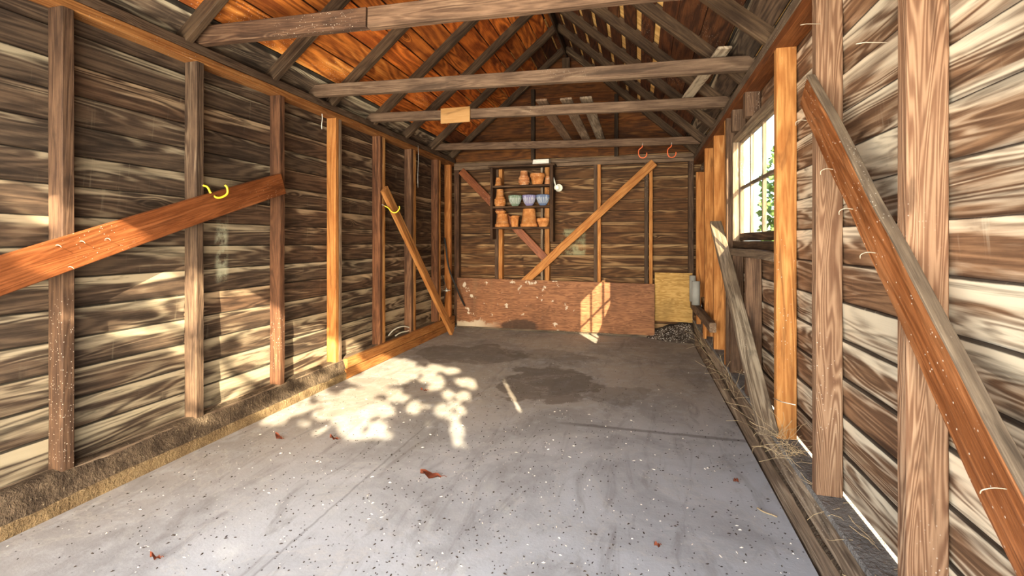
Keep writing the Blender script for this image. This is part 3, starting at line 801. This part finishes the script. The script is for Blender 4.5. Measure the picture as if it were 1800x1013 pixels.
# ------------------------------------------------------------------ shelf unit on the back wall
su = empty('wall_shelf', (-1.54, 6.1, 1.3), label='dark open wooden wall shelf with three tiers of flower pots', cat='shelf')
YS0, YS1 = 6.035, 6.195
sx = lambda px: onY(px, 400, YS0).x
sz = lambda py: onY(915, py, YS0).z
bx('side_panel', (sx(861.5), YS0, sz(420)), (sx(866), YS1, sz(292)), 'shelf', su, (.1, .45, .2), 'Z', jag=.001)
bx('side_panel', (sx(966), YS0, sz(425)), (sx(972), YS1, sz(292)), 'shelf', su, (.1, .42, .2), 'Z', jag=.001)
bx('top_board', (sx(858), YS0 - .01, sz(293)), (sx(975), YS1, sz(289.5)), 'shelf', su, (.2, .5, .1), 'X', jag=.001)
shelf_z = []
for py0, py1 in ((325, 330.5), (362, 366.5), (399, 403)):
    z1 = sz(py0); shelf_z.append(z1)
    bx('shelf_board', (sx(866), YS0 + .002, z1 - .026), (sx(966), YS1 - .01, z1), 'shelf', su, (.15, .5, .2), 'X', jag=.0008)
PX = (sx(966) - sx(866)) / 100.0

def pot_mesh(r, h, rimh=.28, inv=False, base=.62):
    """terracotta pot: r = rim radius, h = height; hollow, with a rolled band"""
    t = r * .10; rb_ = r * base; rh = h * rimh
    prof = [(rb_ * .98, 0), (rb_, h * .02), (r * .90, h - rh), (r * .99, h - rh + .001), (r, h - rh * .5), (r, h * .995), (r - t, h), (r - t * 1.5, h * .96), (r * .86 - t, h - rh), (rb_ - t, t), (0.001, t)]
    if inv: prof = [(a, h - b) for a, b in prof]
    return lathe_mesh('body', prof, 28)
def place_pot(name, label, pxc, tier, wpx, hpx, inv=False, mat='terra', rimh=.28, base=.62, zoff=0.0, cat='pot', mesh=None, dy=0.0, group='clay pots on the wall shelf'):
    r, h = wpx * PX / 2, hpx * PX
    me = mesh or pot_mesh(r, h, rimh, inv, base)
    o = link(name, me, M[mat]); o.location = (sx(pxc), YS0 + .07 + dy, shelf_z[tier] + .001 + zoff)
    return tag(o, label, cat, group)
place_pot('flower_pot', 'small upside down clay pot alone at the left end of the top tier', 873.5, 0, 13, 14.5, True, rimh=.18)
place_pot('flower_pot', 'lowest pot of the limed stack in the middle of the top tier', 919, 0, 20, 8, False, 'terra_old', .5, .8)
place_pot('flower_pot', 'middle rim of the limed stack of pots on the top tier', 919, 0, 19, 5.2, False, 'terra_old', .9, .85, zoff=8.05 * PX)
place_pot('flower_pot', 'upside down pot capping the limed stack on the top tier', 919, 0, 16, 11, True, 'terra_old', .25, .8, zoff=13.3 * PX)
place_pot('flower_pot', 'wide upright orange clay pot on the top tier', 943, 0, 26, 19, False, rimh=.3, base=.66)
place_pot('flower_pot', 'small pale upside down pot at the right end of the top tier', 961, 0, 10.5, 13.5, True, 'terra_old', .2)
place_pot('flower_pot', 'wide lower pot of the two pot stack at the left of the middle tier', 876.5, 1, 20, 13, False, rimh=.75, base=.85)
place_pot('flower_pot', 'narrow upside down pot topping the stack on the middle tier', 876.5, 1, 16, 17, True, rimh=.2, base=.72, zoff=13.1 * PX)
place_pot('flower_pot', 'upside down bell shaped orange pot at the left of the bottom tier', 880.5, 2, 26, 23, True, rimh=.22, base=.68)
sr_, sh_ = 20 * PX / 2, 5 * PX
place_pot('pot_saucer', 'little clay saucer lying on the upside down pot of the bottom tier', 877.5, 2, 20, 5, cat='saucer', zoff=23.1 * PX,
          mesh=lathe_mesh('saucer', [(sr_ * .7, 0), (sr_, sh_), (sr_ * .93, sh_), (sr_ * .65, sh_ * .3), (.001, sh_ * .3)], 24))
# upright pot with a chipped lip
me = pot_mesh(18 * PX / 2, 19.5 * PX, .08, False, .62)
for v_ in me.vertices:
    if v_.co.z > 17 * PX and v_.co.x < -.02 and v_.co.y < .02: v_.co.z -= 1.6 * PX
place_pot('flower_pot', 'upright smooth sided pot with a chipped lip on the bottom tier', 902.5, 2, 18, 19.5, mesh=me)
place_pot('flower_pot', 'tallest pot on the shelf, tan, upside down on the bottom tier', 928, 2, 30, 31, True, 'terra_tan', .18, .70)
place_pot('flower_pot', 'low wide clay pot at the right end of the bottom tier', 953, 2, 22, 14.5, False, 'terra_tan', .42, .68)
def bowl(lab, pxc, mat):
    r, h = 23 * PX / 2, 18 * PX
    prof = [(r * .42, 0), (r * .44, h * .04), (r * .72, h * .30), (r * .90, h * .62), (r * .98, h * .93), (r, h), (r * .96, h), (r * .86, h * .62), (r * .66, h * .3), (r * .3, h * .1), (.001, h * .09)]
    o = link('fluted_bowl', lathe_mesh('bowl', prof, 144, 24, .05), M[mat]); o.location = (sx(pxc), YS0 + .075, shelf_z[1] + .001)
    tag(o, lab, 'bowl', 'fluted china bowls on the middle tier')
    c = link('rim', lathe_mesh('rim', [(r * .955, h), (r * 1.0, h - .002), (r * 1.02, h + .003), (r * .96, h + .005)], 48), M[mat]); c.parent = o
bowl('sage green fluted china bowl', 903, 'bowl_green')
bowl('lilac fluted china bowl between the green and the blue one', 928, 'bowl_lilac')
bowl('blue fluted china bowl at the right end of the middle tier', 952.5, 'bowl_blue')

# paper box on top of the shelf
pc = onY(951, 283, YS0 + .05)
pb = empty('paper_box', (pc.x, YS0 + .08, sz(289.5)), label='flat white paper carton lying on top of the wall shelf', cat='box')
W2, H2 = 28 * PX, 10 * PX
o = link('carton', me_from('carton', [(-W2/2, -.06, .003), (W2/2, -.06, .003), (W2/2+.004, .06, .003), (-W2/2+.03, .06, .003), (-W2/2+.01, -.06, H2*.78), (W2/2, -.06, H2*.80), (W2/2+.0, .06, H2), (-W2/2+.03, .06, H2)],
     [(3, 2, 1, 0), (4, 5, 6, 7), (0, 1, 5, 4), (1, 2, 6, 5), (2, 3, 7, 6), (3, 0, 4, 7)]), M['paper'], pb)
o = link('label_slip', me_from('label_slip', [(-.06, -.0625, H2*.3), (.07, -.0625, H2*.3), (.07, -.0622, H2*.55), (-.06, -.0622, H2*.55)], [(0, 1, 2, 3)]), M['white'], pb)

# enamel cups hanging at the side of the shelf
cp = onY(978, 332, 6.10)
cupo = empty('enamel_dipper', (cp.x, 6.10, cp.z), label='white enamel dipper hanging on the right side of the wall shelf', cat='dipper')
rr = 6.3 * PX
c1 = link('cup', lathe_mesh('cup', [(rr*.75, 0), (rr*.95, .03), (rr, .055), (rr*.93, .055), (rr*.85, .02), (.001, .01)], 28), M['white'], cupo); c1.rotation_euler = (math.radians(80), 0, math.radians(20)); c1.location = (.02, .02, 0)
c2 = link('inner_cup', lathe_mesh('cup2', [(rr*.5, 0), (rr*.62, .03), (rr*.66, .05), (rr*.6, .05), (rr*.5, .02), (.001, .01)], 24), M['white'], cupo); c2.rotation_euler = (math.radians(80), 0, math.radians(20)); c2.location = (.0, -.03, 0)
link('handle', tube_mesh('handle', [(-.01, .0, .04), (-.025, .0, .10), (-.04, 0, .15), (-.045, .02, .165)], .009, 8), M['white'], cupo)

# ------------------------------------------------------------------ hooks
def hook(label, base, pts, mat, r=.0045):
    base = Vector(base)
    h = empty('utility_hook', tuple(base), label=label, cat='hook', group='vinyl coated utility hooks')
    pp = smooth_pts([Vector(p) for p in pts], 6)
    link('coated_wire', tube_mesh('coated_wire', pp, r, 10), M[mat], h)
    d = (pp[0] - pp[1]).normalized()
    link('screw', tube_mesh('screw', [pp[0], pp[0] + d * .03], r * .55, 8), M['steel'], h)
hb = onX(357, 326, XL + .001)
hook('yellow vinyl hook on the second visible stud of the left wall, above the diagonal brace', hb, [(0, 0, 0), (.012, .02, -.01), (.03, .03, -.05), (.05, .06, -.07), (.07, .10, -.045), (.072, .10, -.005), (.065, .09, .01)], 'yellow', .006)
hb = onX(676, 362, XL + .045)
hook('yellow vinyl hook near the top of the board leaning on the left wall', hb, [(0, 0, 0), (.03, .02, -.02), (.06, .04, -.06), (.10, .05, -.065), (.13, .06, -.03), (.13, .06, 0)], 'yellow', .006)
for px, lab in ((1126, 'left'), (1177, 'right')):
    q = onY(px, 257 if px < 1150 else 254, 5.555)
    q.z = 2.366 - .090 * (q.x + 2.56) / 3.3 - .004
    hook('orange vinyl hook screwed under the farthest tie beam, the %s one of two' % lab, q, [(.02, 0, 0), (.015, 0, -.02), (-.018, 0, -.05), (-.02, 0, -.10), (.0, 0, -.135), (.04, 0, -.14), (.065, 0, -.115), (.068, 0, -.085)], 'orange', .0055)

# ------------------------------------------------------------------ cord, clamp, cable in the far left corner
q0 = [onY(px, py, yy) for px, py, yy in ((781, 418, 5.95), (784, 436, 5.95), (787, 462, 5.95), (793, 484, 5.98), (801, 502, 6.01), (809, 522, 6.05), (817, 538, 6.10))]
tag(link('black_cable', tube_mesh('black_cable', smooth_pts(q0, 5), .012, 10), M['black']), 'thick black cable hanging down in the far left corner', 'cable')
q0 = [onY(px, py, 5.85) for px, py in ((771, 468), (777, 485), (783, 502), (783, 512), (780, 530))]
tag(link('thin_wire', tube_mesh('thin_wire', smooth_pts(q0, 5), .005, 8), M['black']), 'thin dark wire hanging behind the leaning board', 'wire')
cl0 = onY(785, 511, 5.86)
cp_ = empty('hose_clamp', tuple(cl0), label='small silvery valve on the thin wire in the far left corner', cat='valve')
link('stem', tube_mesh('stem', [(-.055, 0, 0), (.05, 0, .004)], .006, 8), M['steel'], cp_)
link('collar', lathe_mesh('collar', [(.014, -.015), (.02, -.012), (.02, .012), (.014, .015)], 14), M['steel'], cp_)
link('tap', tube_mesh('tap', [(0, 0, .01), (-.004, 0, .035)], .007, 8), M['steel'], cp_)
q0 = [onX(px, py, -2.53) for px, py in ((683, 590), (690, 582), (700, 576), (712, 574), (722, 578), (716, 583), (704, 585), (695, 592))]
for p in q0: p.z = max(p.z, .185)
tag(link('white_cable', tube_mesh('white_cable', smooth_pts(q0, 6), .007, 8), M['white']), 'loop of white cable on the left bottom plate between two studs', 'cable')

# ------------------------------------------------------------------ bracket, pipes near the far right corner
lg = empty('ledger_board', (.62, 5.1, .45), label='short grey beam end sticking out along the right wall near the far corner', cat='beam')
board('timber', (.628, 4.42, .455), (.628, 6.00, .455), .085, .055, 'grey', lg, (0, 0, 1), (.1, .46, .3), jag=.004)
board('post', (.69, 5.97, .228), (.69, 5.97, .55), .055, .05, 'new', lg, (0, 1, 0), (.1, .45, .2))
tag(bx('short_block', (.63, 5.05, .23), (.66, 5.13, .41), 'new', None, (.1, .45, .2), 'Z'), 'short upright wood block under the grey ledger beam', 'block')
o = link('grey_pipe', lathe_mesh('pipe', [(.036, 0), (.036, .30), (.030, .30), (.030, .01)], 20), M['pvc']); o.location = (.612, 5.86, .504)
tag(o, 'thin grey pipe end standing on the ledger beam in the far right corner', 'pipe')
o = link('grey_pipe', lathe_mesh('pipe', [(.044, 0), (.044, .26), (.036, .26), (.036, .01)], 20), M['pvc']); o.location = (.612, 5.55, .504)
tag(o, 'wider grey pipe piece beside the thin one on the ledger beam', 'pipe')

# ------------------------------------------------------------------ loose bits on the floor
def flakes(name, pts, size, mat, label, cat, zf=lambda x, y: 0.0, thick=.003, el=2.2):
    v, f = [], []
    for (x, y) in pts:
        s = size * random.uniform(.45, 1.5); a = R() * 6.28; e = random.uniform(1, el)
        z0 = zf(x, y) + .0005; b = len(v); k = 5
        ring = [(math.cos(t * 6.283 / k + .3 * R()) * s * e, math.sin(t * 6.283 / k) * s * random.uniform(.5, 1)) for t in range(k)]
        for (u, w_) in ring: v.append((x + u * math.cos(a) - w_ * math.sin(a), y + u * math.sin(a) + w_ * math.cos(a), z0))
        v.append((x, y, z0 + thick * random.uniform(.6, 1.6)))
        for t in range(k): f.append((b + t, b + (t + 1) % k, b + k))
    o = link(name, me_from(name, v, f), M[mat]); return tag(o, label, cat, kind='stuff')
def scatter(n, dens):
    out = []
    while len(out) < n:
        x = random.uniform(-2.42, .6); y = random.uniform(.9, 6.0)
        if R() < dens(x, y): out.append((x, y))
    return out
dn = lambda x, y: min(1, max(.06, (4.2 - y) / 2.6)) * (.35 + .65 * min(1, max(0, (x + 2.2) / 1.2)))
flakes('wood_chips', scatter(420, dn), .0030, 'chip', 'pale splinters and crumbs strewn over the concrete floor', 'splinters', el=3.2)
flakes('dark_crumbs', scatter(1900, dn), .0030, 'crumb', 'dark crumbs and grit strewn over the concrete floor', 'crumbs', el=2.4)
pts = [(random.uniform(.1, .62), random.uniform(5.9, 6.17)) for _ in range(420)]
flakes('heap_crumbs', pts, .007, 'chip', 'pale crumbs sprinkled on the dark soil heap', 'crumbs', zf=heap, el=1.6)
def leaf(label, px, py, L, rot):
    p = onZ(px, py); v, f = [], []
    n_ = 7
    for i in range(n_):
        t = i / (n_ - 1); w_ = L * .28 * math.sin(math.pi * min(1, t * 1.02 + .02)) * (1 + .4 * math.sin(t * 19)); x = (t - .5) * L
        zc = .006 + .014 * math.sin(t * 3.1 + 1)
        v += [(x, -w_, zc + .012 * math.sin(t * 9)), (x, 0, zc * .5), (x, w_, zc + .014 * math.cos(t * 7))]
    for i in range(n_ - 1):
        a = i * 3; f += [(a, a+3, a+4, a+1), (a+1, a+4, a+5, a+2)]
    o = link('dry_leaf', me_from('dry_leaf', v, f, True), M['leaf']); o.location = (p.x, p.y, .002); o.rotation_euler = (0, 0, rot)
    s = link('stalk', tube_mesh('stalk', [(L*.5, 0, .004), (L*.65, .004, .006), (L*.78, .0, .003)], .0012, 5), M['leaf'], o)
    tag(o, label, 'leaf', 'dry leaves on the floor')
leaf('curled red brown leaf in the middle foreground of the concrete floor', 757, 838, .11, .1)
leaf('small red leaf scrap within the largest patch of sun spots', 745, 688, .05, .6)
leaf('small red leaf at the near edge of the sun spots on the floor', 587, 773, .05, .3)
leaf('dark thin leaf scrap left of the sun spots near the left wall', 490, 771, .06, -.2)
leaf('tiny dark red leaf close to the lower left floor edge', 273, 984, .035, .5)
leaf('tiny dark leaf near the right hand sill timber', 1294, 849, .045, 1.2)
leaf('small dark leaf standing at the right foreground of the floor', 1155, 963, .03, .7)
# twig
q = [onZ(px, py, .006) for px, py in ((1331, 893), (1342, 900), (1356, 905), (1366, 909))]
tag(link('twig', tube_mesh('twig', smooth_pts(q, 3), .003, 6), M['straw']), 'thin twig on the floor by the right hand sill', 'twig')
# straw and roots along the right sill and at the foot of the sloping brace
v, f = [], []
def add_straw(p, d, L, r):
    pts_ = [p]; 
    for k in range(4): d = (d + Vector((random.uniform(-.5, .5), random.uniform(-.5, .5), random.uniform(-.45, .25)))).normalized(); pts_.append(pts_[-1] + d * L / 4)
    for q_ in pts_: q_.z = max(q_.z, .21 if q_.x > .66 else (.1 if q_.x > .645 else .004))
    m = tube_mesh('s', pts_, r, 4); b = len(v); v.extend(tuple(c.co) for c in m.vertices); f.extend(tuple(i + b for i in pl.vertices) for pl in m.polygons); bpy.data.meshes.remove(m)
for k in range(70): add_straw(Vector((random.uniform(.60, .70), random.gauss(2.50, .12), .225 + R() * .05)), Vector((random.uniform(-1, 1), random.uniform(-1, 1), R())), .08 + .08 * R(), .0008)
for k in range(50): add_straw(Vector((random.uniform(.62, .66), random.uniform(2.9, 5.6), .12 + R() * .1)), Vector((random.uniform(-.6, .1), random.uniform(-1, 1), R() * 1.2)), .08 + .2 * R(), .0009)
for k in range(36): add_straw(Vector((random.uniform(.66, .74), random.uniform(1.2, 3.9), .232)), Vector((random.uniform(-1, 1), random.uniform(-1, 1), .1)), .06 + .08 * R(), .0009)
tag(link('dry_straw', me_from('dry_straw', v, f), M['straw']), 'wisps of dry grass and roots along the right hand sill timbers', 'straw', kind='stuff')
# strings at the orange stud
q = [onX(px, py, .652) for px, py in ((1359, 700), (1375, 707), (1398, 712))]
tag(link('white_string', tube_mesh('white_string', q, .0022, 6), M['white']), 'white string stretched across the foot of the orange stud', 'string')
# nails poking from the right hand studs
for px, py, X in ((1500, 66, .66),):
    pass
for (px, py, stud_y) in ((1443, 42, 2.052), (1560, 75, 1.418)):
    q = onY(px, py, stud_y)
    tag(link('long_nail', tube_mesh('long_nail', [q, q + Vector((-.05, -.0, .006)), q + Vector((-.07, -.0, .004))], .0013, 6), M['nail']),
        'long rusty nail poking sideways from the %s stud of the right wall' % ('wide nearest' if px > 1500 else 'brown second'), 'nail', 'nails in the right studs')

# ------------------------------------------------------------------ outside: the tree whose gaps dapple the sun, shrubs beyond the window
SPOTS = [  # sun spots as they fall inside: picture x, y, half width, half height
 (690, 640, 42, 11), (735, 652, 14, 8), (655, 652, 20, 9), (640, 668, 30, 10), (598, 712, 36, 17), (625, 695, 30, 14), (655, 672, 36, 10), (690, 665, 34, 14), (705, 660, 30, 12),
 (565, 730, 16, 9), (615, 740, 34, 16), (640, 728, 20, 11), (600, 757, 36, 10), (630, 768, 26, 8), (668, 765, 20, 10), (673, 722, 22, 13), (665, 750, 14, 11), (655, 708, 22, 9), (700, 700, 18, 9), (672, 688, 34, 8),
 (700, 640, 20, 8), (728, 716, 11, 12), (748, 715, 11, 4), (754, 660, 9, 6), (765, 648, 14, 7), (792, 652, 14, 6), (768, 672, 12, 12), (763, 683, 10, 5), (745, 668, 8, 5),
 (818, 672, 16, 8), (829, 678, 8, 8), (815, 697, 12, 9), (788, 694, 9, 10), (777, 722, 13, 13), (800, 712, 9, 9), (798, 735, 9, 8), (803, 757, 11, 16), (805, 780, 9, 8), (811, 722, 5, 10),
 (900, 700, 26, 34), (883, 662, 8, 6), (856, 641, 12, 6),
 (486, 730, 24, 10), (520, 722, 18, 8), (470, 742, 14, 5), (530, 700, 16, 9), (545, 715, 14, 7), (575, 700, 20, 9), (500, 712, 22, 9), (508, 698, 20, 7), (555, 683, 20, 12), (568, 668, 20, 8), (530, 660, 22, 8), (535, 745, 10, 5), (490, 743, 12, 5), (555, 761, 9, 5),
 (540, 595, 26, 20), (525, 625, 18, 9), (560, 608, 12, 10), (618, 615, 12, 14), (610, 625, 8, 14), (590, 650, 14, 14), (620, 640, 30, 8),
 (420, 545, 34, 18), (430, 520, 24, 10), (445, 585, 28, 14), (430, 632, 24, 18), (448, 655, 14, 9), (440, 610, 18, 8), (380, 700, 20, 9), (500, 600, 16, 10), (470, 640, 14, 16),
 (270, 512, 22, 8), (300, 500, 24, 10), (310, 545, 14, 22), (280, 535, 16, 10), (345, 540, 10, 50), (345, 505, 10, 26), (320, 620, 16, 10), (340, 640, 12, 24), (200, 578, 46, 7), (235, 572, 14, 6), (345, 595, 8, 10),
 (486, 560, 10, 16), (488, 612, 10, 14), (483, 660, 12, 14), (583, 630, 10, 30), (560, 560, 10, 6),
 (30, 335, 46, 18), (60, 362, 30, 14), (10, 330, 14, 8), (45, 376, 26, 4),
 (150, 445, 55, 34), (95, 460, 34, 22), (215, 425, 50, 18), (120, 445, 30, 22), (165, 440, 24, 16), (150, 460, 26, 10), (205, 430, 24, 12), (235, 428, 18, 8), (110, 470, 14, 10),
 (400, 560, 10, 30), (505, 640, 8, 14), (395, 680, 10, 22), (300, 590, 10, 5), (350, 690, 10, 24), (350, 735, 12, 6),
]
def lit(p, grow):
    """does the sun ray through p come out on one of the spots?"""
    qf = p + SUN_DIR * ((0 - p.z) / SUN_DIR.z)
    if qf.x > -2.46: hits = [qf]
    else:
        hits = []
        for X in (-2.46, -2.5, -2.595):
            q = p + SUN_DIR * ((X - p.x) / SUN_DIR.x)
            if q.z > .1: hits.append(q)
        if not hits: hits = [qf]
    for h in hits:
        a, b = proj(h); zc = -h.x * SY + h.y * CY
        if zc < .2: continue
        g = grow * 830 / zc; fl = h.z < .02
        for (cx, cy, rx, ry) in SPOTS:
            if fl: rx *= .93; ry *= .88
            if ((a - cx) / (rx + g)) ** 2 + ((b - cy) / (ry + g * (.45 if fl else 1))) ** 2 < 1: return True
    return False
def leaves_mesh(name, centres, size):
    v, f = [], []
    for c in centres:
        a = Vector((random.gauss(0, 1), random.gauss(0, 1), random.gauss(0, 1))).normalized(); b_ = a.orthogonal().normalized(); b_.rotate(Matrix.Rotation(R() * 6.28, 3, a))
        s = size * random.uniform(.7, 1.25); w_ = a.cross(b_) * s * .36; b = len(v)
        n_ = a * s * .12
        v += [tuple(c - b_ * s * .5), tuple(c + w_ + n_), tuple(c + b_ * s * .5), tuple(c - w_ + n_)]
        f += [(b, b + 1, b + 2), (b, b + 2, b + 3)]
    return me_from(name, v, f)
def tree(label, base, crown_c, centres, size, group=None):
    t = empty('leafy_tree', base, label=label, cat='tree', group=group)
    bv = Vector(base); cc = Vector(crown_c) - bv
    link('trunk', tube_mesh('trunk', smooth_pts([(0, 0, 0), (cc.x * .1 + .03, cc.y * .1, cc.z * .35), (cc.x * .5, cc.y * .5, cc.z * .7), tuple(cc)], 5), .07, 10), M['bark'], t)
    o = link('foliage', leaves_mesh('foliage', [c - bv for c in centres], size), M['foliage'], t); o['kind'] = 'stuff'
    return t
cents = []
S0 = Vector((SUN_DIR.x, SUN_DIR.y, SUN_DIR.z))
tries = 0
while len(cents) < 60000 and tries < 130000:
    tries += 1
    X = random.uniform(-2.75, .95); Z = random.uniform(-.05, 2.5)
    p = Vector((X, YF, Z)) - S0 * random.uniform(3.6, 4.3)
    if lit(p, .020): continue
    cents.append(p)
tree('leafy garden tree outside the doorway that dapples the sunlight', (2.9, -3.7, -.05), (1.0, -3.7, 3.0), cents, .060)
def blob(c, r, n):
    out = []
    while len(out) < n:
        d = Vector((random.gauss(0, 1), random.gauss(0, 1), random.gauss(0, 1))).normalized() * (R() ** .4)
        out.append(Vector(c) + Vector((d.x * r[0], d.y * r[1], d.z * r[2])))
    return out
tree('green shrub seen blurred through the window panes', (4.6, 9.5, -.05), (4.6, 9.5, 1.2), blob((4.6, 9.5, 1.2), (.9, 1.2, 1.3), 1500), .16, 'shrubs beyond the window')
tree('taller green shrub farther off through the window panes', (3.6, 12.5, -.05), (3.6, 12.5, 1.8), blob((3.6, 12.5, 1.9), (.8, 1.0, 1.9), 1500), .2, 'shrubs beyond the window')
